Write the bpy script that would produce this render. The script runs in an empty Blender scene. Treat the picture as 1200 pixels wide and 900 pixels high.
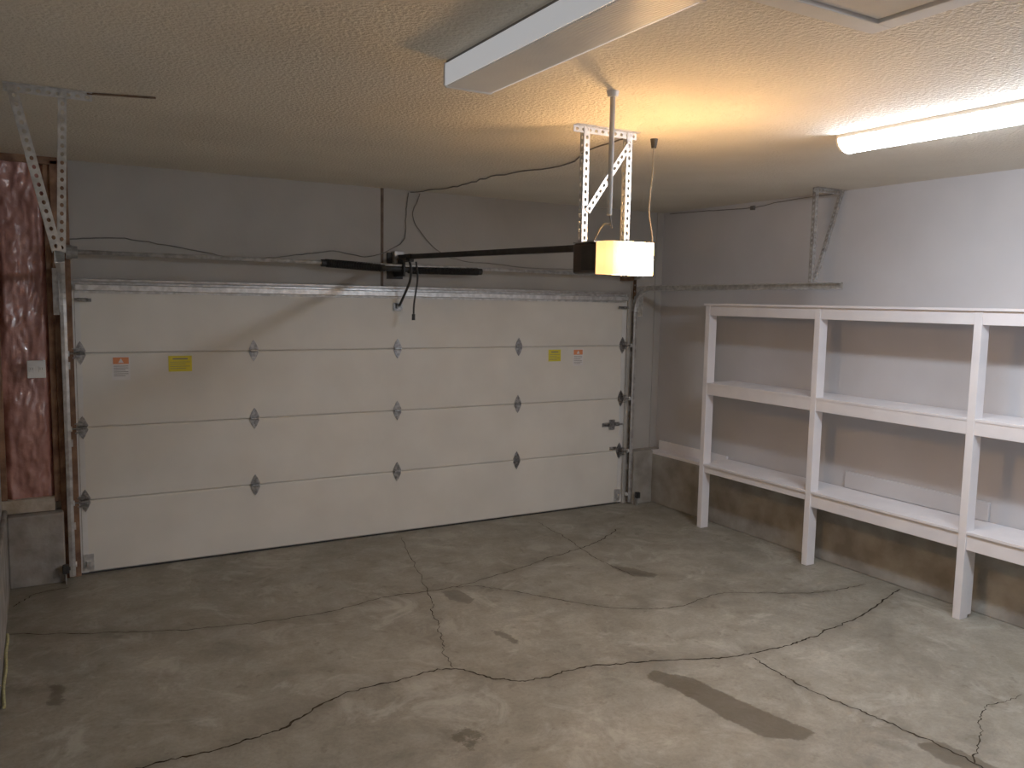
import bpy, bmesh, math, random
import numpy as np
from mathutils import Vector, Matrix, noise as mnoise
random.seed(4)
sc=bpy.context.scene
col=sc.collection

# ------------------------------------------------------------------ materials
def mat(name,c1,c2=None,rough=.6,metal=0.0,scale=6,bump=0.0,bscale=80,detail=6,coat=0.0,spec=.5,lo=.35,hi=.65,bd=.01):
    m=bpy.data.materials.new(name); m.use_nodes=True
    nt=m.node_tree; b=nt.nodes["Principled BSDF"]
    b.inputs["Roughness"].default_value=rough; b.inputs["Metallic"].default_value=metal
    b.inputs["Specular IOR Level"].default_value=spec
    b.inputs["Coat Weight"].default_value=coat
    geo=nt.nodes.new("ShaderNodeNewGeometry")
    if c2 is None: c2=tuple(v*.88 for v in c1)
    n=nt.nodes.new("ShaderNodeTexNoise"); n.inputs["Scale"].default_value=scale; n.inputs["Detail"].default_value=detail
    nt.links.new(geo.outputs["Position"],n.inputs["Vector"])
    r=nt.nodes.new("ShaderNodeValToRGB"); r.color_ramp.elements[0].position=lo; r.color_ramp.elements[1].position=hi
    r.color_ramp.elements[0].color=(*c2,1); r.color_ramp.elements[1].color=(*c1,1)
    nt.links.new(n.outputs["Fac"],r.inputs["Fac"]); nt.links.new(r.outputs["Color"],b.inputs["Base Color"])
    if bump>0:
        n2=nt.nodes.new("ShaderNodeTexNoise"); n2.inputs["Scale"].default_value=bscale; n2.inputs["Detail"].default_value=3
        nt.links.new(geo.outputs["Position"],n2.inputs["Vector"])
        bp=nt.nodes.new("ShaderNodeBump"); bp.inputs["Strength"].default_value=bump; bp.inputs["Distance"].default_value=bd
        nt.links.new(n2.outputs["Fac"],bp.inputs["Height"]); nt.links.new(bp.outputs["Normal"],b.inputs["Normal"])
    return m
def emat(name,c,s,base=(.9,.9,.9)):
    m=bpy.data.materials.new(name); m.use_nodes=True
    b=m.node_tree.nodes["Principled BSDF"]; b.inputs["Base Color"].default_value=(*base,1)
    b.inputs["Emission Color"].default_value=(*c,1); b.inputs["Emission Strength"].default_value=s
    return m
M={}
M['wall']=mat("wall_paint",(.56,.55,.56),(.50,.49,.50),rough=.75,scale=1.6,bump=.05,bscale=60)
M['wallback']=mat("back_wall_paint",(.43,.41,.375),(.36,.345,.315),rough=.8,scale=1.4,bump=.08,bscale=40)
M['ceil']=mat("popcorn_ceiling",(.73,.68,.57),(.65,.60,.50),rough=.9,scale=1.2,bump=.9,bscale=58,bd=.015)
M['concrete']=mat("foundation_concrete",(.34,.32,.28),(.20,.18,.155),rough=.85,scale=4.5,bump=.4,bscale=35)
M['concrete_l']=mat("foundation_concrete_grey",(.33,.31,.28),(.20,.18,.16),rough=.85,scale=7,bump=.4,bscale=35)
M['door']=mat("door_paint",(.77,.745,.675),(.68,.655,.59),rough=.5,scale=2.2,bump=.06,bscale=140,lo=.3)
M['galv']=mat("galvanized_steel",(.72,.72,.71),(.46,.46,.45),rough=.35,metal=.65,scale=25)
M['hinge']=mat("hinge_steel",(.45,.45,.45),(.20,.20,.20),rough=.28,metal=1,scale=40)
M['galvd']=mat("dull_steel",(.50,.49,.47),(.32,.30,.28),rough=.42,metal=.7,scale=20)
M['rust']=mat("rusty_steel",(.24,.15,.10),(.11,.07,.045),rough=.7,metal=.3,scale=18)
M['black']=mat("black_steel",(.025,.024,.023),(.012,.012,.012),rough=.55,scale=20)
M['spring']=mat("spring_steel",(.03,.03,.03),(.015,.015,.015),rough=.5,metal=.3,scale=30)
M['wood']=mat("weathered_wood",(.30,.17,.10),(.13,.065,.04),rough=.8,scale=9,bump=.5,bscale=30)
M['woodl']=mat("pale_wood",(.50,.44,.36),(.32,.27,.20),rough=.8,scale=12,bump=.3)
M['shelf']=mat("white_shelf_paint",(.84,.81,.82),(.77,.74,.76),rough=.55,scale=5,bump=.08,bscale=40)
M['white']=mat("white_enamel",(.75,.75,.73),(.68,.68,.66),rough=.4,scale=8)
M['brown']=mat("opener_brown_plastic",(.045,.03,.022),(.025,.017,.012),rough=.45,scale=10)
M['pvc']=mat("grey_conduit",(.46,.45,.43),(.34,.33,.31),rough=.5,scale=12)
M['cable']=mat("grey_cable",(.20,.19,.17),(.12,.11,.10),rough=.6,scale=12)
M['crack']=mat("crack_dirt",(.06,.048,.036),(.02,.017,.014),rough=1,scale=14,spec=0)
M['yellow']=mat("yellow_label",(.75,.66,.04),(.68,.58,.03),rough=.5)
M['paper']=mat("white_label",(.80,.78,.76),rough=.5)
M['orange']=mat("orange_ink",(.78,.25,.09),rough=.5)
M['ink']=mat("dark_ink",(.20,.18,.16),rough=.6)  # label print and slots; also painted shade in narrow gaps
M['rope']=mat("yellow_rope",(.50,.46,.20),(.30,.28,.16),rough=.8,scale=60)
M['tube']=emat("fluorescent_lens_lit",(.80,.88,1.0),50)
M['sidelens']=emat("cool_white_side_lens",(.90,.94,1.0),.26,(.8,.8,.8))  # faint cool emission put into the fixture's side faces
M['rubber']=mat("black_rubber",(.03,.03,.03),rough=.8)
M['seam']=mat("wall_seam_strip",(.17,.12,.09),(.10,.07,.05),rough=.8,scale=12)
M['pink']=mat("pink_insulation_plastic",(.54,.27,.23),(.32,.14,.115),rough=.22,scale=9,bump=1.0,bscale=14,lo=.3,hi=.72,coat=.8)
m=mat("prismatic_diffuser",(.66,.62,.56),(.60,.56,.51),rough=.3,scale=6)
nt=m.node_tree;g_=nt.nodes.new("ShaderNodeNewGeometry");wv=nt.nodes.new("ShaderNodeTexWave");wv.bands_direction='Y';wv.inputs["Scale"].default_value=34
nt.links.new(g_.outputs["Position"],wv.inputs["Vector"]);bp=nt.nodes.new("ShaderNodeBump");bp.inputs["Strength"].default_value=1;bp.inputs["Distance"].default_value=.005
nt.links.new(wv.outputs["Fac"],bp.inputs["Height"]);b_=nt.nodes["Principled BSDF"];nt.links.new(bp.outputs["Normal"],b_.inputs["Normal"])
b_.inputs["Emission Color"].default_value=(.9,.85,.75,1);b_.inputs["Emission Strength"].default_value=.06  # slight warm emission put into the diffuser
M['lensoff']=m
# opener lens : inner lamp glow painted into the emission, fading from one point
m=bpy.data.materials.new("warm_opener_lens_lit");m.use_nodes=True;nt=m.node_tree;b_=nt.nodes["Principled BSDF"]
g_=nt.nodes.new("ShaderNodeNewGeometry");vd=nt.nodes.new("ShaderNodeVectorMath");vd.operation='DISTANCE';vd.inputs[1].default_value=(2.48,-3.13,2.265)
nt.links.new(g_.outputs["Position"],vd.inputs[0])
mr=nt.nodes.new("ShaderNodeMapRange");mr.inputs[1].default_value=.0;mr.inputs[2].default_value=.21;nt.links.new(vd.outputs["Value"],mr.inputs[0])
rs=nt.nodes.new("ShaderNodeValToRGB");e=rs.color_ramp.elements;e[0].position=.30;e[0].color=(1,1,1,1);e[1].position=1;e[1].color=(.006,.006,.006,1)
k_=e.new(.50);k_.color=(.30,.30,.30,1);k_=e.new(.72);k_.color=(.016,.016,.016,1)
rc=nt.nodes.new("ShaderNodeValToRGB");e=rc.color_ramp.elements;e[0].position=.3;e[0].color=(1,.56,.22,1);e[1].position=.9;e[1].color=(1,.48,.15,1)
nt.links.new(mr.outputs[0],rs.inputs["Fac"]);nt.links.new(mr.outputs[0],rc.inputs["Fac"])
mu=nt.nodes.new("ShaderNodeMath");mu.operation='MULTIPLY';mu.inputs[1].default_value=310;nt.links.new(rs.outputs["Color"],mu.inputs[0])
nt.links.new(mu.outputs[0],b_.inputs["Emission Strength"]);nt.links.new(rc.outputs["Color"],b_.inputs["Emission Color"]);b_.inputs["Base Color"].default_value=(.8,.7,.5,1)
M['bulb']=m

# ------------------------------------------------------------------ helpers
def meta(o,label=None,cat=None,group=None,kind=None):
    if label:o["label"]=label
    if cat:o["category"]=cat
    if group:o["group"]=group
    if kind:o["kind"]=kind
def empty(name,loc,label=None,cat=None,group=None,kind=None):
    o=bpy.data.objects.new(name,None); o.location=loc; col.objects.link(o)
    o.empty_display_size=.05
    meta(o,label,cat,group,kind); return o
def wloc(o):
    v=Vector(o.location)
    while o.parent: o=o.parent; v+=Vector(o.location)
    return v
def mk(name,verts,faces,m,parent=None,smooth=False):
    V=[Vector(v) for v in verts]
    lo=Vector((min(v[i] for v in V) for i in range(3))); hi=Vector((max(v[i] for v in V) for i in range(3)))
    c=(lo+hi)/2; c.z=lo.z
    me=bpy.data.meshes.new(name); me.from_pydata([v-c for v in V],[],faces); me.update()
    me.materials.append(M[m] if isinstance(m,str) else m)
    bm=bmesh.new(); bm.from_mesh(me); bmesh.ops.recalc_face_normals(bm,faces=bm.faces); bm.to_mesh(me); bm.free()
    if smooth:
        for p in me.polygons:p.use_smooth=True
    o=bpy.data.objects.new(name,me); col.objects.link(o)
    o.location=c-(wloc(parent) if parent else Vector((0,0,0)))
    if parent:o.parent=parent
    return o
class G:
    """collects geometry of one part"""
    def __init__(s): s.v=[];s.f=[]
    def add(s,v,f):
        n=len(s.v); s.v+= [tuple(q) for q in v]; s.f+=[tuple(i+n for i in q) for q in f]; return s
    def box(s,x0,x1,y0,y1,z0,z1):
        v=[(x,y,z) for x in(x0,x1) for y in(y0,y1) for z in(z0,z1)]
        return s.add(v,[(0,1,3,2),(4,6,7,5),(0,4,5,1),(2,3,7,6),(0,2,6,4),(1,5,7,3)])
    def cyl(s,p0,p1,r,n=12,r1=None):
        p0=Vector(p0);p1=Vector(p1); d=(p1-p0).normalized(); a=d.orthogonal().normalized(); b=d.cross(a); r1=r if r1 is None else r1
        v=[];f=[]
        for k,(p,rr) in enumerate(((p0,r),(p1,r1))):
            for i in range(n):
                t=2*math.pi*i/n; v.append(p+(a*math.cos(t)+b*math.sin(t))*rr)
        for i in range(n): j=(i+1)%n; f.append((i,j,n+j,n+i))
        f.append(tuple(range(n-1,-1,-1))); f.append(tuple(range(n,2*n)))
        return s.add(v,f)
    def beam(s,p0,p1,w,t,side):
        p0=Vector(p0);p1=Vector(p1);d=(p1-p0).normalized();a=Vector(side);a=(a-d*a.dot(d)).normalized();b=d.cross(a)
        v=[p+a*sa*w/2+b*sb*t/2 for p in(p0,p1) for sa,sb in((-1,-1),(1,-1),(1,1),(-1,1))]
        return s.add(v,[(0,1,2,3),(7,6,5,4),(0,4,5,1),(1,5,6,2),(2,6,7,3),(3,7,4,0)])
    def sweep(s,pts,r,n=6):
        pts=[Vector(p) for p in pts]; v=[];f=[]; a=None
        for i,p in enumerate(pts):
            d=(pts[min(i+1,len(pts)-1)]-pts[max(i-1,0)]).normalized()
            if a is None:a=d.orthogonal().normalized()
            a=(a-d*a.dot(d)).normalized(); b=d.cross(a)
            for k in range(n):
                t=2*math.pi*k/n; v.append(p+(a*math.cos(t)+b*math.sin(t))*r)
        for i in range(len(pts)-1):
            for k in range(n):
                j=(k+1)%n; f.append((i*n+k,i*n+j,(i+1)*n+j,(i+1)*n+k))
        f.append(tuple(range(n-1,-1,-1))); f.append(tuple((len(pts)-1)*n+k for k in range(n)))
        return s.add(v,f)
    def prism(s,pts,d):
        n=len(pts); d=Vector(d); v=[Vector(p) for p in pts]+[Vector(p)+d for p in pts]
        return s.add(v,[tuple(range(n)),tuple(range(2*n-1,n-1,-1))]+[(i,(i+1)%n,n+(i+1)%n,n+i) for i in range(n)])
    def make(s,name,m,parent=None,bevel=0,smooth=False,solid=0):
        o=mk(name,s.v,s.f,m,parent,smooth)
        if solid: md=o.modifiers.new("s","SOLIDIFY"); md.thickness=solid; md.offset=0
        if bevel: md=o.modifiers.new("b","BEVEL"); md.width=bevel; md.segments=2; md.limit_method='ANGLE'
        return o
def box(name,x0,x1,y0,y1,z0,z1,m,parent=None,bevel=0): return G().box(x0,x1,y0,y1,z0,z1).make(name,m,parent,bevel)
def smoothpath(pts,n=8,jit=0):
    P=[Vector(p) for p in pts]; P=[P[0]*2-P[1]]+P+[P[-1]*2-P[-2]]; o=[]
    for i in range(1,len(P)-2):
        for k in range(n):
            t=k/n; a,b,c,d=P[i-1],P[i],P[i+1],P[i+2]
            q=.5*((2*b)+(c-a)*t+(2*a-5*b+4*c-d)*t*t+(3*b-a-3*c+d)*t**3)
            o.append(q+Vector((random.uniform(-jit,jit) for _ in range(3))))
    o.append(P[-2]); return o
def perf(g,p0,p1,wd,w=.034,pitch=.04,hr=.0085):
    p0=Vector(p0);p1=Vector(p1);L=(p1-p0).length;d=(p1-p0)/L;a=Vector(wd);a=(a-d*a.dot(d)).normalized()
    n=max(1,int(round(L/pitch)));h=L/n
    for i in range(n):
        c=p0+d*(h*(i+.5))+a*w/2
        outer=[c+d*(sx*h/2)+a*(sy*w/2) for sx,sy in((1,0),(1,1),(0,1),(-1,1),(-1,0),(-1,-1),(0,-1),(1,-1))]
        inner=[c+d*(math.cos(k*math.pi/4)*hr*1.25)+a*(math.sin(k*math.pi/4)*hr) for k in range(8)]
        g.add(outer+inner,[(k,(k+1)%8,8+(k+1)%8,8+k) for k in range(8)])
def angle_iron(name,p0,p1,a,b,parent,w=.034,m='galv'):
    g=G(); perf(g,p0,p1,a,w); perf(g,p0,p1,b,w)
    return g.make(name,m,parent,solid=.003)

XL,XR,YB,ZC=-.47,5.36,-7.3,2.95
# ------------------------------------------------------------------ shell
g=G()
g.box(XL-.12,.05,.05,.17,0,ZC); g.box(.05,4.83,.05,.17,2.06,ZC); g.box(4.83,XR+.12,.05,.17,0,ZC)
w=g.make("wall_back",'wallback'); meta(w,kind="structure")
w=box("wall_right",XR,XR+.12,YB,.05,0,ZC,'wall'); meta(w,kind="structure")
w=box("wall_left",XL-.12,XL,YB,.05,0,ZC,'wallback'); meta(w,kind="structure")
w=box("wall_front",XL-.12,XR+.12,YB-.12,YB,0,ZC,'wall'); meta(w,kind="structure")
w=box("ceiling",XL-.12,XR+.12,YB-.12,.17,ZC,ZC+.1,'ceil'); meta(w,kind="structure")
w=G().box(5.20,XR,YB,-.03,0,.50).make("baseboard_right",'concrete',bevel=.008); meta(w,kind="structure")
w=G().box(4.96,5.20,-.10,.05,0,.54).box(5.20,XR,-.03,.05,0,.54).make("baseboard_back",'concrete',bevel=.006); meta(w,kind="structure")
w=G().box(XL+.03,-.10,-.12,.05,0,.50).make("trim_1",'concrete_l',bevel=.01); meta(w,kind="structure")
w=G().box(XL,XL+.03,YB,.05,0,.54).make("baseboard_left",'concrete_l',bevel=.01); meta(w,kind="structure")
w=G().box(5.215,XR,-1.0,-.03,.50,.53).box(5.335,XR,-1.0,-.03,.53,.62).make("trim_2",'shelf',bevel=.004); meta(w,kind="structure")
g=G().box(-.11,.0,-.03,.05,0,2.93).box(-.15,-.11,-.01,.05,.56,2.93)
w=g.make("trim_3",'wood',bevel=.004); meta(w,kind="structure")
w=G().box(XL,-.15,-.04,.05,.505,.60).make("trim_4",'woodl',bevel=.004); meta(w,kind="structure")
w=G().box(XL,-.06,-.03,.05,2.90,2.95).box(XL,-.435,-.03,.05,.60,2.90).make("trim_5",'wood',bevel=.003); meta(w,kind="structure")
w=G().box(4.885,4.95,-.02,.05,0,2.08).make("trim_6",'wallback',bevel=.004); meta(w,kind="structure")
w=G().box(5.272,5.285,.038,.05,.54,ZC).make("trim_7",'wallback'); meta(w,kind="structure")
w=G().box(2.308,2.328,.040,.05,2.06,ZC).make("trim_8",'seam'); meta(w,kind="structure")

# ------------------------------------------------------------------ floor
cracks={
'A':[(-.47,-.95),(.06,-1.21),(.66,-1.42),(1.33,-1.50),(1.78,-1.42),(2.21,-1.45),(2.66,-1.38),(3.22,-1.21),(3.86,-1.01),(4.27,-.77)],
'B':[(-.3,-2.95),(.11,-2.86),(.40,-2.86),(.72,-2.81),(1.07,-2.63),(1.41,-2.61),(1.71,-2.61),(1.86,-2.83),(2.04,-2.95),(2.35,-2.94),(2.74,-3.05),(3.18,-3.22),(3.61,-3.27),(3.96,-3.24),(4.48,-3.16),(5.16,-2.96)],
'C':[(1.71,-2.61),(1.80,-2.3),(1.87,-2.12),(1.97,-1.8),(2.10,-1.40),(2.42,-.15)],
'D':[(3.31,-3.29),(3.28,-3.63),(3.32,-3.97),(3.36,-4.23),(3.37,-4.57),(3.30,-5.2)],
'E':[(2.3,-1.45),(2.49,-1.56),(2.77,-1.93),(3.07,-2.30),(3.43,-2.48),(3.95,-2.44),(4.50,-2.72),(5.02,-2.78)],
'F':[(3.73,-.25),(3.68,-.83),(3.59,-1.39),(3.60,-1.86)],
'G':[(-.41,-.5),(-.3,-.3),(-.09,-.24)],
'H':[(4.26,-4.31),(3.9,-4.3),(3.66,-4.43),(3.37,-4.57)]}
cw={'A':.004,'B':.006,'C':.0025,'D':.0055,'E':.0035,'F':.003,'G':.004,'H':.003}
stains=[[(2.69,-3.18),(2.81,-3.33),(2.84,-3.56),(2.88,-3.82),(2.94,-4.04),(2.85,-4.05),(2.71,-3.95),(2.68,-3.73),(2.67,-3.42),(2.62,-3.22)],
 [(3.60,-1.6),(3.68,-1.7),(3.76,-1.9),(3.70,-1.93),(3.62,-1.85),(3.57,-1.7)],
 [(2.18,-1.5),(2.28,-1.52),(2.30,-1.72),(2.24,-1.78),(2.17,-1.65)],
 [(3.30,-4.35),(3.40,-4.4),(3.42,-4.65),(3.33,-4.65),(3.28,-4.5)],
 [(2.14,-2.22),(2.22,-2.28),(2.24,-2.5),(2.17,-2.5)],
 [(1.35,-3.25),(1.5,-3.2),(1.56,-3.32),(1.42,-3.42)],
 [(-.22,-1.8),(-.15,-1.85),(-.17,-2.1),(-.24,-2.05)]]
stw=[1,.95,.9,1,.62,.55,.62]
x0,x1,y0,y1=XL-.12,XR+.12,YB-.12,.17
nx,ny=300,370
gx=np.linspace(x0,x1,nx);gy=np.linspace(y0,y1,ny)
X,Y=np.meshgrid(gx,gy,indexing='ij');P=np.stack([X.ravel(),Y.ravel()],1)
def dseg(P,a,b):
    a=np.array(a);b=np.array(b);d=b-a;t=np.clip(((P-a)@d)/(d@d),0,1)
    return np.linalg.norm(P-(a+t[:,None]*d),axis=1)
dc=np.full(len(P),9.)
for k,c in cracks.items():
    for a,b in zip(c,c[1:]): dc=np.minimum(dc,dseg(P,a,b)+(0.0 if cw[k]>.003 else .03))
st=np.zeros(len(P))
for poly,wt in zip(stains,stw):
    dd=np.full(len(P),9.);ins=np.zeros(len(P),bool)
    for a,b in zip(poly,poly[1:]+poly[:1]):
        dd=np.minimum(dd,dseg(P,a,b))
        cnd=((a[1]>P[:,1])!=(b[1]>P[:,1]))
        xi=(b[0]-a[0])*(P[:,1]-a[1])/((b[1]-a[1]) or 1e-9)+a[0]
        ins^=cnd&(P[:,0]<xi)
    sd=np.where(ins,dd,-dd)
    st=np.maximum(st,wt*np.clip(.5+(sd+.015)/.08,0,1))
verts=[(a,b,0) for a,b in P]
faces=[(i*ny+j,(i+1)*ny+j,(i+1)*ny+j+1,i*ny+j+1) for i in range(nx-1) for j in range(ny-1)]
me=bpy.data.meshes.new("floor");me.from_pydata(verts,[],faces);me.update()
at=me.attributes.new("crackd",'FLOAT','POINT');at.data.foreach_set("value",np.exp(-dc/.06).astype(np.float32))
at=me.attributes.new("stain",'FLOAT','POINT');at.data.foreach_set("value",st.astype(np.float32))
dm=np.clip(1-(-P[:,1])/1.6,0,1)  # mask: floor colour gets darker towards the door
at=me.attributes.new("damp",'FLOAT','POINT');at.data.foreach_set("value",dm.astype(np.float32))
floor=bpy.data.objects.new("floor",me);col.objects.link(floor);meta(floor,kind="structure")
m=bpy.data.materials.new("stained_concrete");m.use_nodes=True;nt=m.node_tree;N=nt.nodes;L=nt.links;b=N["Principled BSDF"]
geo=N.new("ShaderNodeNewGeometry")
def nz(scale,detail=6,rough=.6,dist=0):
    n=N.new("ShaderNodeTexNoise");n.inputs["Scale"].default_value=scale;n.inputs["Detail"].default_value=detail;n.inputs["Roughness"].default_value=rough;n.inputs["Distortion"].default_value=dist
    L.new(geo.outputs["Position"],n.inputs["Vector"]);return n.outputs["Fac"]
def ramp(f,stops):
    r=N.new("ShaderNodeValToRGB");e=r.color_ramp.elements
    while len(e)<len(stops):e.new(.5)
    for k,(p,c) in enumerate(stops):e[k].position=p;e[k].color=(*c,1) if not isinstance(c,(int,float)) else (c,c,c,1)
    L.new(f,r.inputs["Fac"]);return r.outputs["Color"]
def mixc(f,a,bb,mode='MIX'):
    x=N.new("ShaderNodeMix");x.data_type='RGBA';x.blend_type=mode
    if isinstance(f,(int,float)):x.inputs[0].default_value=f
    else:L.new(f,x.inputs[0])
    for s,i in((a,6),(bb,7)):
        if isinstance(s,tuple):x.inputs[i].default_value=(*s,1)
        else:L.new(s,x.inputs[i])
    return x.outputs[2]
def mth(op,a,bb=0.0):
    x=N.new("ShaderNodeMath");x.operation=op
    for s,i in((a,0),(bb,1)):
        if isinstance(s,(int,float)):x.inputs[i].default_value=s
        else:L.new(s,x.inputs[i])
    return x.outputs[0]
def attr(n):
    a=N.new("ShaderNodeAttribute");a.attribute_name=n;return a.outputs["Fac"]
base=ramp(nz(1.1,8,.68,.6),[(.32,(.145,.13,.10)),(.5,(.235,.218,.172)),(.68,(.35,.33,.272))])
base=mixc(.5,base,ramp(nz(4.2,9,.75,.4),[(.32,(.12,.107,.08)),(.5,(.245,.225,.18)),(.68,(.41,.385,.322))]))
base=mixc(ramp(nz(45,5,.8),[(.45,0),(.75,.5)]),base,(.105,.09,.066))
spots=ramp(nz(8,4,.55),[(.62,0),(.68,.5)])
base=mixc(spots,base,(.12,.098,.068))
pale=ramp(nz(2.3,9,.72,1.0),[(.54,0),(.64,.5)])
base=mixc(pale,base,(.43,.41,.35))
base=mixc(mth('MULTIPLY',attr("damp"),.45),base,mixc(1.0,base,(.66,.64,.60),'MULTIPLY'))
cd=mth('MULTIPLY',attr("crackd"),ramp(nz(7,5,.7),[(.3,.15),(.7,1.0)]))
base=mixc(mth('MULTIPLY',cd,.7),base,(.09,.073,.05))
sf=mth('ADD',attr("stain"),mth('MULTIPLY',mth('SUBTRACT',nz(14,5,.7),.5),.9))
sf=ramp(sf,[(.43,0),(.53,1)])
sfm=mth('MULTIPLY',sf,ramp(attr("stain"),[(.05,0),(.2,1)]))
base=mixc(mth('MULTIPLY',sfm,.72),base,(.065,.05,.03))
L.new(base,b.inputs["Base Color"])
rg=mth('SUBTRACT',ramp(nz(3,5,.6),[(.3,.40),(.7,.64)]),mth('MULTIPLY',sfm,.12))
L.new(rg,b.inputs["Roughness"])
bp=N.new("ShaderNodeBump");bp.inputs["Strength"].default_value=.25;bp.inputs["Distance"].default_value=.006
L.new(nz(30,6,.7),bp.inputs["Height"]);L.new(bp.outputs["Normal"],b.inputs["Normal"])
me.materials.append(m)
def ribbon(pts,width,z=.0012,amp=.02):
    P=smoothpath([(p[0],p[1],0) for p in pts],18)
    v=[];f=[];n=len(P)
    for i,p in enumerate(P):
        d=(P[min(i+1,n-1)]-P[max(i-1,0)]).normalized();s=Vector((-d.y,d.x,0))
        q=Vector((p.x*3,p.y*3,0));off=(mnoise.noise(q*1.7)*.7+.7*mnoise.noise(q*5)+.6*mnoise.noise(q*14)+.3*mnoise.noise(q*30))*amp
        ww=width*(.35+1.1*abs(mnoise.noise(q*4+Vector((9,0,0))))+random.uniform(0,.6))
        if i in(0,n-1):ww*=.2
        c=p+s*off; v+=[(c.x+s.x*ww/2,c.y+s.y*ww/2,z),(c.x-s.x*ww/2,c.y-s.y*ww/2,z)]
    for i in range(n-1):f.append((2*i,2*i+1,2*i+3,2*i+2))
    return v,f
for k,c in cracks.items():
    v,f=ribbon(c,cw[k]*1.9,amp=.022); o=mk("crack",v,f,'crack',floor); o["label"]="dark crack in concrete"

# ------------------------------------------------------------------ garage door
gd=empty("garage_door",(2.44,0,0),"off-white sectional steel garage door, closed, with diamond hinges","garage door")
for i in range(4):
    z0=.012+i*.533; z1=.012+(i+1)*.533-.003
    if i==3:z1=2.13
    prof=[(0.006,z0),(0,z0+.008),(0,z1-.010),(.008,z1),(.045,z1),(.045,z0)]
    g=G();g.prism([(0,a,bb) for a,bb in prof],(4.88,0,0)).make("door_section",'door',gd,bevel=.002)
box("bottom_seal",.0,4.88,.002,.04,.0,.012,'rubber',gd)
box("end_stile",-.004,.05,-.004,.0,.014,2.12,'white',gd);box("end_stile",4.83,4.884,-.004,.0,.014,2.12,'white',gd)
g=G();g.prism([(.02,-.001,2.035),(.02,-.012,2.035),(.02,-.014,2.050),(.02,-.055,2.056),(.02,-.055,2.092),(.02,-.014,2.098),(.02,-.012,2.115),(.02,-.001,2.115)],(4.84,0,0))
g.make("strut",'galv',gd)
g=G();g.prism([(.0,-.001,2.122),(.0,-.05,2.118),(.0,-.05,2.134),(.0,-.001,2.138)],(4.88,0,0));g.make("strut",'galvd',gd)
def hinge(x,z,end=0):
    g=G();y=-.008
    up=[(x,y,z+.084),(x+.014,y,z+.064),(x+.036,y,z+.016),(x+.032,y,z+.004),(x-.032,y,z+.004),(x-.036,y,z+.016),(x-.014,y,z+.064)]
    dn=[(a,bb,2*z-c) for a,bb,c in up]
    g.prism(up,(0,.007,0));g.prism(dn[::-1],(0,.007,0))
    g.cyl((x-.028,y-.006,z),(x+.028,y-.006,z),.011,10)
    for dz in(.052,.022,-.022,-.052):
        for dx in((0,) if abs(dz)>.04 else (-.016,.016)): g.cyl((x+dx,y-.008,z+dz),(x+dx,y,z+dz),.006,6)
    if end:
        s=-1 if x<1 else 1
        g.box(min(x,x+s*.05),max(x,x+s*.05),-.045,-.006,z-.035,z-.030)
        g.box(min(x,x+s*.05),max(x,x+s*.05),-.045,-.006,z+.030,z+.035)
        g.cyl((x,-.05,z),(x+s*.085,-.05,z),.006,8)
    g.make("hinge",'hinge',gd)
for z in(.545,1.078,1.611):
    for i,x in enumerate((.04,1.24,2.44,3.64,4.84)): hinge(x,z,i in(0,4))
for x,s in((.04,-1),(4.84,1)):
    for z in(.545,1.078,1.611,.10):
        G().cyl((x+s*.068,-.05,z),(x+s*.082,-.05,z),.019,14).make("roller",'white',gd)
G().box(2.40,2.48,-.012,-.002,1.93,2.0).box(2.425,2.455,-.03,-.012,1.95,1.99).cyl((2.42,-.03,1.97),(2.46,-.03,1.97),.008).make("arm_bracket",'hinge',gd,bevel=.002)
for x in(.03,4.78): G().box(x,x+.07,-.03,-.002,1.975,2.0).cyl((x-.02,-.04,1.985),(x+.09,-.04,1.985),.012).make("top_bracket",'hinge',gd)
for x in(.015,4.795): G().box(x,x+.07,-.012,-.002,.03,.15).box(x+.02,x+.05,-.04,-.01,.06,.10).make("bottom_bracket",'galv',gd,bevel=.002)
G().box(4.62,4.83,-.012,-.002,.80,.84).box(4.70,4.76,-.03,-.01,.77,.87).cyl((4.62,-.02,.82),(4.86,-.02,.82),.008).make("slide_lock",'hinge',gd,bevel=.002)
G().box(4.72,4.80,-.012,-.002,.56,.59).cyl((4.74,-.012,.575),(4.74,-.04,.575),.01).make("lift_handle",'hinge',gd)
G().sweep([(0.012,-.075,2.20),(.012,-.03,1.0),(.012,-.02,.1)],.0025,5).make("lift_cable",'galvd',gd)
G().sweep([(4.868,-.075,2.20),(4.868,-.03,1.0),(4.868,-.02,.1)],.0025,5).make("lift_cable",'galvd',gd)
def label_white(x,z0,z1,wd):
    o=box("warning_label",x,x+wd,-.0016,-.0004,z0,z1,'paper',gd);o["label"]="white and orange warning label"
    g=G();g.box(x+.008,x+wd-.008,-.0024,-.0014,z1-.058,z1-.010)
    g.make("label_header",'orange',o)
    c=x+wd/2;zc=z1-.034
    G().prism([(c-.018,-.003,zc-.015),(c+.018,-.003,zc-.015),(c,-.003,zc+.017)],(0,.001,0)).make("label_symbol",'paper',o)
    g=G()
    for k in range(6): g.box(x+.012,x+wd-.012-.02*(k%3==2),-.0024,-.0014,z1-.075-k*.014,z1-.071-k*.014)
    g.make("label_print",'ink',o)
def label_yellow(x,z0,z1,wd):
    o=box("caution_label",x,x+wd,-.0016,-.0004,z0,z1,'yellow',gd);o["label"]="yellow caution label"
    g=G();g.box(x+.03,x+wd-.03,-.0024,-.0014,z1-.028,z1-.018)
    for k in range(4): g.box(x+.012,x+wd-.014-.03*(k%2),-.0024,-.0014,z1-.048-k*.016,z1-.045-k*.016)
    g.make("label_print",'ink',o)
label_white(.24,1.41,1.585,.12);label_yellow(.62,1.462,1.58,.165);label_yellow(3.97,1.468,1.58,.14);label_white(4.25,1.42,1.585,.12)

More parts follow.
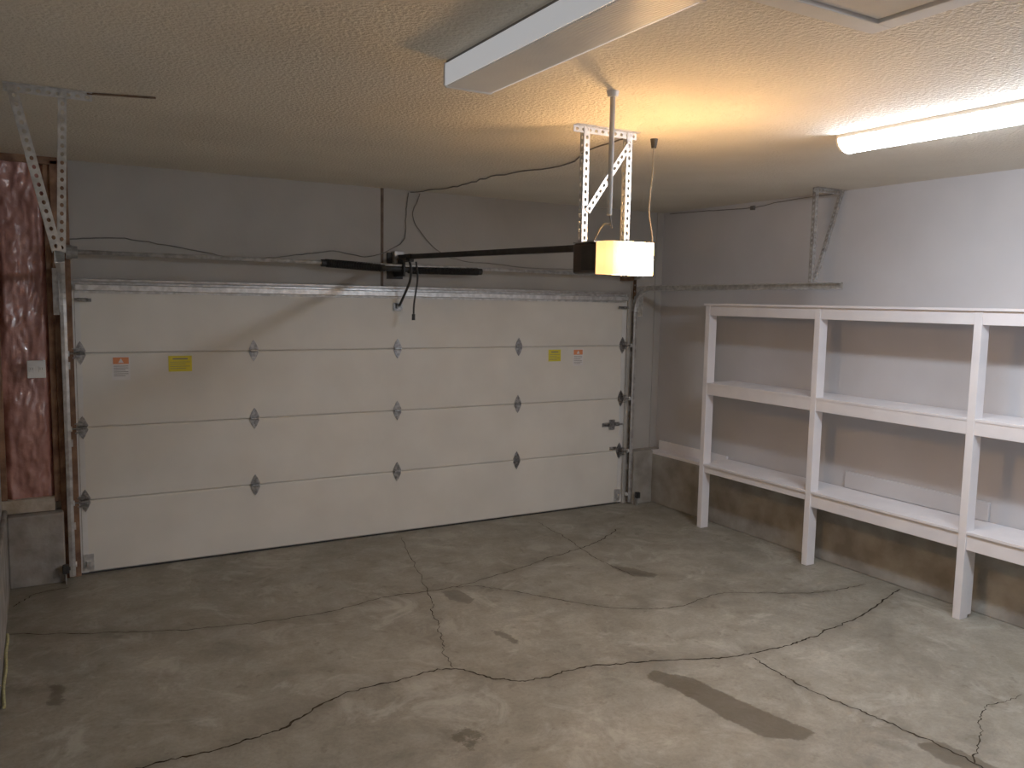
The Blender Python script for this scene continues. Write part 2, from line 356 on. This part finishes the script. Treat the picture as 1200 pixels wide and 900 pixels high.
# ------------------------------------------------------------------ tracks
def track(xv,xh,name_label,side):
    t=empty("door_track",(xv,-.06,0),name_label,"garage door track",group="garage door tracks")
    def chan(path,nm,m):
        prof=[(side*-.018,.020),(0,.026),(side*.02,.026),(side*.02,-.026),(0,-.026),(side*-.018,-.020)]
        v=[];f=[];n=len(prof)
        for i,p in enumerate(path):
            d=(path[min(i+1,len(path)-1)]-path[max(i-1,0)]).normalized();nn=Vector((1,0,0)).cross(d).normalized()
            for a,bb in prof:v.append(p+Vector((a,0,0))+nn*bb)
        for i in range(len(path)-1):
            for k in range(n-1):f.append((i*n+k,i*n+k+1,(i+1)*n+k+1,(i+1)*n+k))
        g=G().add(v,f);return g.make(nm,m,t,solid=.0025)
    vert=[Vector((xv,-.055,z)) for z in(.02,.5,1.0,1.5,1.95)]
    chan(vert,"vertical_rail",'galvd')
    R=.23;arc=[Vector((xv+(xh-xv)*.1*k/8,-.055-R*(1-math.cos(k*math.pi/16)),1.95+R*math.sin(k*math.pi/16))) for k in range(9)]
    chan(arc,"curved_rail",'galv')
    chan([Vector((xv+(xh-xv)*(.1+.9*k/6),-.285-(2.45-.285)*k/6,2.18+.01*k/6)) for k in range(7)],"horizontal_rail",'galv')
    perf_g=G();perf(perf_g,(xv+side*.022,-.05,.02),(xv+side*.022,-.05,2.3),(0,1,0),.05,.06,.008)
    perf_g.make("mounting_angle",'rust',t,solid=.003)
    G().box(xv+side*.024-.002,xv+side*.024+.002,-.16,-.02,1.90,2.20).box(min(xv+side*.024,xv+side*.06),max(xv+side*.024,xv+side*.06),-.040,-.034,1.88,2.20).make("flag_bracket",'galv',t)
    for z in(.35,.95,1.5): G().box(xv-.012,xv+.030,-.04,-.0,z,z+.05).make("rail_bracket",'galv',t)
    return t
track(-.055,-.12,"galvanized garage door track beside the wooden jamb and insulation",-1)
track(4.935,4.97,"galvanized garage door track running toward the white shelving",1)

# ------------------------------------------------------------------ torsion shaft
ts=empty("torsion_spring_shaft",(2.44,-.12,2.28),"steel torsion shaft with two black springs above door","garage door spring")
yt=-.12
G().cyl((-.05,yt,2.315),(4.90,yt,2.30),.0145,14).make("shaft",'galv',ts,smooth=True)
def coil(xa,xb,za,zb,r=.031,wr=.0042):
    n=int((xb-xa)/.0105);g=G()
    pts=[];seg=10
    for i in range(n*seg+1):
        t=i/(n*seg);a=2*math.pi*i/seg;pts.append((xa+(xb-xa)*t,yt+math.cos(a)*r,za+(zb-za)*t+math.sin(a)*r))
    g.sweep(pts,wr,4)
    g.cyl((xa,yt,za),(xb,yt,zb),r-.003,14)
    g.cyl((xa-.035,yt,za),(xa,yt,za),r*.95,14);g.cyl((xb,yt,zb),(xb+.035,yt,zb),r*.95,14)
    return g.make("torsion_spring",'spring',ts)
coil(1.78,2.24,2.305,2.285);coil(2.52,3.14,2.275,2.283)
G().box(2.36,2.50,.03,.048,2.20,2.42).box(2.42,2.45,-.15,.03,2.28,2.31).box(2.425,2.445,-.16,.03,2.22,2.36).cyl((2.26,yt,2.285),(2.52,yt,2.278),.024).make("center_bracket",'black',ts,bevel=.002)
for x in(-.03,4.86):
    g=G().cyl((x-.0,yt,2.31),(x+.035,yt,2.31),.050,20).cyl((x+.035,yt,2.31),(x+.07,yt,2.31),.042,20)
    g.make("cable_drum",'galvd',ts)
    G().box(x-.035,x-.030,-.17,.045,2.25,2.37).make("end_plate",'rust',ts)

# ------------------------------------------------------------------ opener
op=empty("garage_door_opener",(2.43,-3.0,2.18),"brown garage door opener with glowing warm light lens, ceiling hung","garage door opener")
g=G().box(2.28,2.58,-3.10,-2.86,2.185,2.345);g.make("motor_housing",'brown',op,bevel=.012)
G().box(2.274,2.281,-3.08,-2.95,2.20,2.33).make("side_vent_panel",'black',op,bevel=.002)
pl=[(2.276,-3.08),(2.276,-3.16),(2.30,-3.19),(2.56,-3.19),(2.584,-3.16),(2.584,-3.08)]
g=G()
g.prism([(a,bb,2.180) for a,bb in pl],(0,0,.165))
for k in range(22):
    x=2.305+k*.0118; g.box(x,x+.005,-3.193,-3.189,2.185,2.34)
g.make("light_lens",'bulb',op,bevel=.0)
G().prism([(2.276,-2.87,2.345),(2.584,-2.87,2.345),(2.584,-3.06,2.345),(2.276,-3.06,2.345)],(0,0,.006)).make("top_plate",'galvd',op)
g=G().beam((2.44,-.02,2.385),(2.44,-2.90,2.335),.012,.034,(1,0,0)).beam((2.44,-.02,2.366),(2.44,-2.90,2.316),.040,.008,(1,0,0))
g.make("rail",'black',op)
G().box(2.42,2.46,-.30,-.18,2.335,2.40).box(2.405,2.475,-.26,-.22,2.345,2.365).make("trolley",'black',op,bevel=.003)
G().sweep(smoothpath([(2.44,-.24,2.36),(2.45,-.26,2.28),(2.45,-.24,2.18),(2.44,-.14,2.06),(2.44,-.05,1.98)],6),.011,8).make("door_arm",'black',op)
G().sweep(smoothpath([(2.50,-.25,2.34),(2.51,-.26,2.2),(2.485,-.25,2.0),(2.48,-.25,1.9)],6),.008,6).cyl((2.48,-.25,1.91),(2.48,-.25,1.86),.014).make("release_cord",'black',op)
G().box(2.40,2.48,-.03,.045,2.33,2.43).make("header_bracket",'galvd',op,bevel=.002)
oh=empty("opener_hanger",(2.43,-2.90,2.35),"perforated steel angle frame holding the opener from the ceiling","metal hanger")
yh=-2.93
angle_iron("ceiling_angle",(2.22,yh,2.946),(2.63,yh,2.946),(0,-1,0),(0,0,-1),oh)
angle_iron("hanger_strap",(2.285,yh-.004,2.95),(2.285,yh-.004,2.352),(1,0,0),(0,1,0),oh)
angle_iron("hanger_strap",(2.565,yh-.004,2.95),(2.565,yh-.004,2.352),(1,0,0),(0,1,0),oh)
g=G();perf(g,(2.30,yh-.010,2.52),(2.57,yh-.010,2.90),(1,0,-.6),.034);g.make("diagonal_brace",'galv',oh,solid=.003)
cp=empty("conduit_pipe",(1.99,-3.57,2.42),"grey vertical conduit pipe dropping from the ceiling","pipe")
G().cyl((1.99,-3.57,2.42),(1.99,-3.57,2.94),.0115,14).make("pipe",'pvc',cp,smooth=False)
G().cyl((1.99,-3.57,2.925),(1.99,-3.57,2.95),.022,16,.028).make("ceiling_flange",'white',cp)
G().sweep(smoothpath([(1.99,-3.57,2.43),(2.02,-3.55,2.37),(2.12,-3.40,2.40),(2.26,-3.15,2.42),(2.32,-3.0,2.36)],8),.004,6).make("wire",'cable',cp)
pc=empty("power_cord",(2.81,-2.86,2.3),"thin grey power cord hanging from a ceiling outlet","cord")
G().cyl((2.81,-2.86,2.90),(2.81,-2.86,2.95),.014,12,.022).make("ceiling_plug",'black',pc)
G().sweep(smoothpath([(2.81,-2.86,2.91),(2.80,-2.87,2.75),(2.76,-2.90,2.55),(2.75,-2.95,2.38),(2.66,-3.02,2.28),(2.585,-3.03,2.27)],8),.004,6).make("cord",'cable',pc)

# ------------------------------------------------------------------ wall wires
wi=G().sweep(smoothpath([(.0,.04,2.41),(.35,.042,2.43),(.8,.04,2.37),(1.2,.042,2.32),(1.55,.04,2.36),(1.9,.042,2.41),(2.2,.04,2.38),(2.5,.04,2.52),(2.53,.042,2.75),(2.55,.04,2.93)],8,.004),.004,5).make("low_voltage_wire",'cable')
meta(wi,"thin grey wire sagging across the wall above the door","wire")
wi=G().sweep(smoothpath([(2.57,.03,2.93),(2.75,-.5,2.942),(2.72,-1.2,2.94),(2.86,-1.9,2.942),(2.68,-2.4,2.94),(2.62,-2.9,2.935)],8,.006),.005,5).make("low_voltage_wire",'cable')
meta(wi,"thin wire stapled along the textured ceiling toward the opener","wire")
wi=G().sweep(smoothpath([(2.66,.038,2.93),(2.60,.038,2.7),(2.9,.036,2.42),(3.4,.036,2.36),(4.1,.034,2.34),(4.8,.036,2.40)],8,.004),.0035,5).make("low_voltage_wire",'cable')
meta(wi,"thin wire running above the spring to the far corner","wire")
wi=G().sweep(smoothpath([(5.353,-.05,2.935),(5.352,-.6,2.92),(5.353,-1.15,2.90),(5.352,-1.5,2.925),(5.353,-2.05,2.935)],8,.002),.0035,5).box(5.335,5.358,-1.19,-1.15,2.88,2.915).make("low_voltage_wire",'cable')
meta(wi,"thin wire with dark clip along the grey wall top","wire")

# ------------------------------------------------------------------ track hangers
lh=empty("track_hanger",(-.12,-2.2,2.2),"perforated steel V shaped hanger beside the insulation","metal hanger",group="track hangers")
angle_iron("ceiling_angle",(-.31,-2.2,2.946),(.04,-2.2,2.946),(0,-1,0),(0,0,-1),lh)
g=G().beam((.02,-2.21,2.944),(.30,-2.30,2.944),.012,.008,(0,1,0));g.make("ceiling_rod",'rust',lh)
angle_iron("hanger_strap",(-.30,-2.21,2.95),(-.145,-2.30,2.218),(1,0,0),(0,1,0),lh,w=.040)
angle_iron("hanger_strap",(-.095,-2.17,2.95),(-.125,-2.28,2.218),(1,0,0),(0,1,0),lh,w=.034)
rh=empty("track_hanger",(5.0,-2.15,2.2),"grey steel track hanger above the white shelving","metal hanger",group="track hangers")
angle_iron("ceiling_angle",(5.0,-2.13,2.946),(5.34,-2.13,2.946),(0,-1,0),(0,0,-1),rh,m='galvd')
angle_iron("hanger_strap",(5.02,-2.13,2.95),(4.985,-2.16,2.218),(1,0,0),(0,1,0),rh,m='galvd',w=.03)
angle_iron("hanger_strap",(5.31,-2.14,2.95),(5.0,-2.18,2.225),(1,0,0),(0,1,0),rh,m='galvd',w=.025)

# ------------------------------------------------------------------ ceiling lights
xa,xb,ya,yb=1.175,1.385,-3.58,-4.80
e=empty("ceiling_light",((xa+xb)/2,(ya+yb)/2,2.86),"dim white fluorescent fixture with ribbed prismatic diffuser","ceiling light",group="fluorescent ceiling lights")
box("housing",xa+.01,xb-.01,yb,ya,2.93,2.95,'ink',e)  # dark colour paints the shadow gap between fixture and ceiling
pr=[(xa+.006,2.93),(xa+.009,2.857),(xa+.012,2.853),(xb-.012,2.853),(xb-.003,2.93)]
G().prism([(a,ya-.012,z) for a,z in pr],(0,yb-ya+.024,0)).make("diffuser_lens",'lensoff',e)
for s_ in(0,1):
    xs=xa if s_==0 else xb-.005
    G().box(xs,xs+.005,yb+.012,ya-.012,2.855,2.935).make("side_lens",'sidelens',e)
for y in(ya,yb+.012):
    G().prism([(a,y,z) for a,z in [(xa-.002,2.94),(xa-.002,2.856),(xa+.008,2.848),(xb-.008,2.848),(xb+.002,2.856),(xb+.002,2.94)]],(0,-.012,0)).make("end_cap",'white',e)
e=empty("ceiling_light",(3.6,-4.7,2.87),"glowing cool white fluorescent strip fixture on textured ceiling","ceiling light",group="fluorescent ceiling lights")
box("housing",3.53,3.70,-5.92,-3.50,2.93,2.95,'white',e,.003)
pr=[]
for k in range(11):
    t=math.pi*k/10;pr.append((3.615-.084*math.cos(t),2.93-.068*math.sin(t)))
G().prism([(a,-3.512,z) for a,z in pr],(0,-2.39,0)).make("diffuser_lens",'tube',e)  # unseen rear length is added to brighten the room
for y in(-3.50,-5.905):
    G().prism([(3.615+(a-3.615)*1.04,y,2.935+(z-2.935)*1.04) for a,z in pr],(0,-.013,0)).make("end_cap",'white',e)

ah=empty("attic_hatch",(1.86,-5.1,2.93),"white trimmed attic access hatch in the textured ceiling","attic hatch")
xa,xb,ya,yb=1.50,2.20,-5.5,-4.70;t=.075
for bx in((xa,xb,yb-t,yb),(xa,xb,ya,ya+t),(xa,xa+t,ya+t,yb-t),(xb-t,xb,ya+t,yb-t)): box("trim_board",*bx,2.93,2.95,'white',ah,.003)
box("hatch_panel",xa+t+.008,xb-t-.008,ya+t+.008,yb-t-.008,2.940,2.95,'white',ah,.002)
box("shadow_gap",xa+t,xb-t,ya+t,yb-t,2.947,2.951,'ink',ah)

# ------------------------------------------------------------------ shelving
su=empty("shelving_unit",(5.17,-2.8,0),"tall white painted wooden shelving against the wall","shelving unit")
xf=4.97
posts=[-1.03,-2.225,-3.47,-4.70]
for i,y in enumerate(posts):
    G().box(xf,xf+.088,y-.052,y,0,2.025).make("post",'shelf',su,bevel=.003)
bays=list(zip(posts,posts[1:]))
box("shelf_board",xf-.015,5.352,posts[-1]-.05,posts[0]+.012,2.025,2.043,'shelf',su,.002)
for z in(1.335,.595):
    box("shelf_board",xf+.09,5.352,posts[-1]-.05,posts[0]+.01,z-.018,z,'shelf',su,.002)
    for ya,yb in bays: box("shelf_board",xf+.0,xf+.09,yb+.001,ya-.053,z-.018,z,'shelf',su,.001)
for z in(2.025,1.317):
    for ya,yb in bays: box("apron",xf+.004,xf+.024,yb+.001,ya-.053,z-.088,z,'shelf',su,.002)
    box("ledger",5.325,5.355,posts[-1]-.05,posts[0],z-.09,z-.001,'shelf',su,.002)
for (ya,yb),h in zip(bays,(.060,.105,.105)):
    box("apron",xf+.012,xf+.032,yb+.001,ya-.053,.577-h,.577,'shelf',su,.002)
box("ledger",5.335,5.356,-3.45,-2.3,.60,.73,'wall',su,.002)
box("brace",xf+.09,xf+.128,posts[2]-.050,posts[2]-.005,0.02,.48,'shelf',su,.002)

# ------------------------------------------------------------------ insulation
v=[];f=[];nxx,nzz=26,150
for i in range(nxx+1):
    for j in range(nzz+1):
        x=-.435+.285*i/nxx;z=.60+2.30*j/nzz
        q=Vector((x*6,0,z*2.2));d=.03*mnoise.noise(q)+.022*mnoise.noise(q*2.7+Vector((3,1,0)))+.013*mnoise.noise(q*7)
        e_=min(1,min(i,nxx-i)/3)
        v.append((x,.03-.03*e_-d*e_,z))
for i in range(nxx):
    for j in range(nzz):
        a=i*(nzz+1)+j;f.append((a,a+nzz+1,a+nzz+2,a+1))
ins=mk("insulation_batt",v,f,'pink',smooth=True);meta(ins,"pink fiberglass insulation under wrinkled clear plastic","insulation")
ou=empty("electrical_outlet",(-.23,-.09,1.45),"white double electrical outlet mounted over the insulation","electrical outlet")
dy=-.035
box("junction_box",-.275,-.185,-.055+dy,-.02+dy,1.455,1.565,'galvd',ou,.003)
box("cover_plate",-.285,-.175,-.062+dy,-.055+dy,1.45,1.57,'white',ou,.003)
for x in(-.258,-.202):
    G().box(x-.016,x+.016,-.066+dy,-.062+dy,1.49,1.53).make("receptacle",'white',ou,bevel=.003)
    G().box(x-.008,x-.005,-.0675+dy,-.0655+dy,1.507,1.52).box(x+.005,x+.008,-.0675+dy,-.0655+dy,1.507,1.52).make("slot",'ink',ou)
for x,s in((-.10,1),(4.965,-1)):
    se=empty("safety_sensor",(x,-.16,0),"small black photo-eye safety sensor at the track foot","safety sensor",group="door safety sensors")
    box("bracket",x-.004,x+.004,-.17,-.125,.0,.12,'galvd',se)
    G().box(x-.02,x+.02,-.19,-.15,.08,.14).cyl((x,-.17,.11),(x+s*.028,-.17,.11),.014).make("sensor_body",'black',se,bevel=.003)
rp=G().sweep(smoothpath([(-.432,-1.0,.009),(-.428,-1.1,.009),(-.432,-1.3,.009),(-.425,-1.5,.009),(-.43,-1.75,.009),(-.42,-2.0,.009)],8),.008,8).make("rope",'rope')
meta(rp,"faded yellow rope lying along the concrete curb","rope")

# ------------------------------------------------------------------ camera
F=961.03;yaw,pitch,roll=.5250,-.1014,.0185
fw=Vector((math.sin(yaw)*math.cos(pitch),math.cos(yaw)*math.cos(pitch),math.sin(pitch)))
r0=Vector((math.cos(yaw),-math.sin(yaw),0));u0=r0.cross(fw)
r=r0*math.cos(roll)+u0*math.sin(roll);u=u0*math.cos(roll)-r0*math.sin(roll)
cd_=bpy.data.cameras.new("camera");cam=bpy.data.objects.new("camera",cd_);col.objects.link(cam)
cam.matrix_world=Matrix(((r.x,u.x,-fw.x,-.2137),(r.y,u.y,-fw.y,-6.5449),(r.z,u.z,-fw.z,2.0365),(0,0,0,1)))
cd_.sensor_width=36;cd_.lens=F/1200*36;cd_.clip_start=.05
sc.camera=cam
w=bpy.data.worlds.new("w");sc.world=w;w.use_nodes=True;w.node_tree.nodes["Background"].inputs[0].default_value=(.02,.02,.02,1)
sc.view_settings.view_transform='Standard';sc.view_settings.exposure=-0.05;sc.view_settings.gamma=1.2
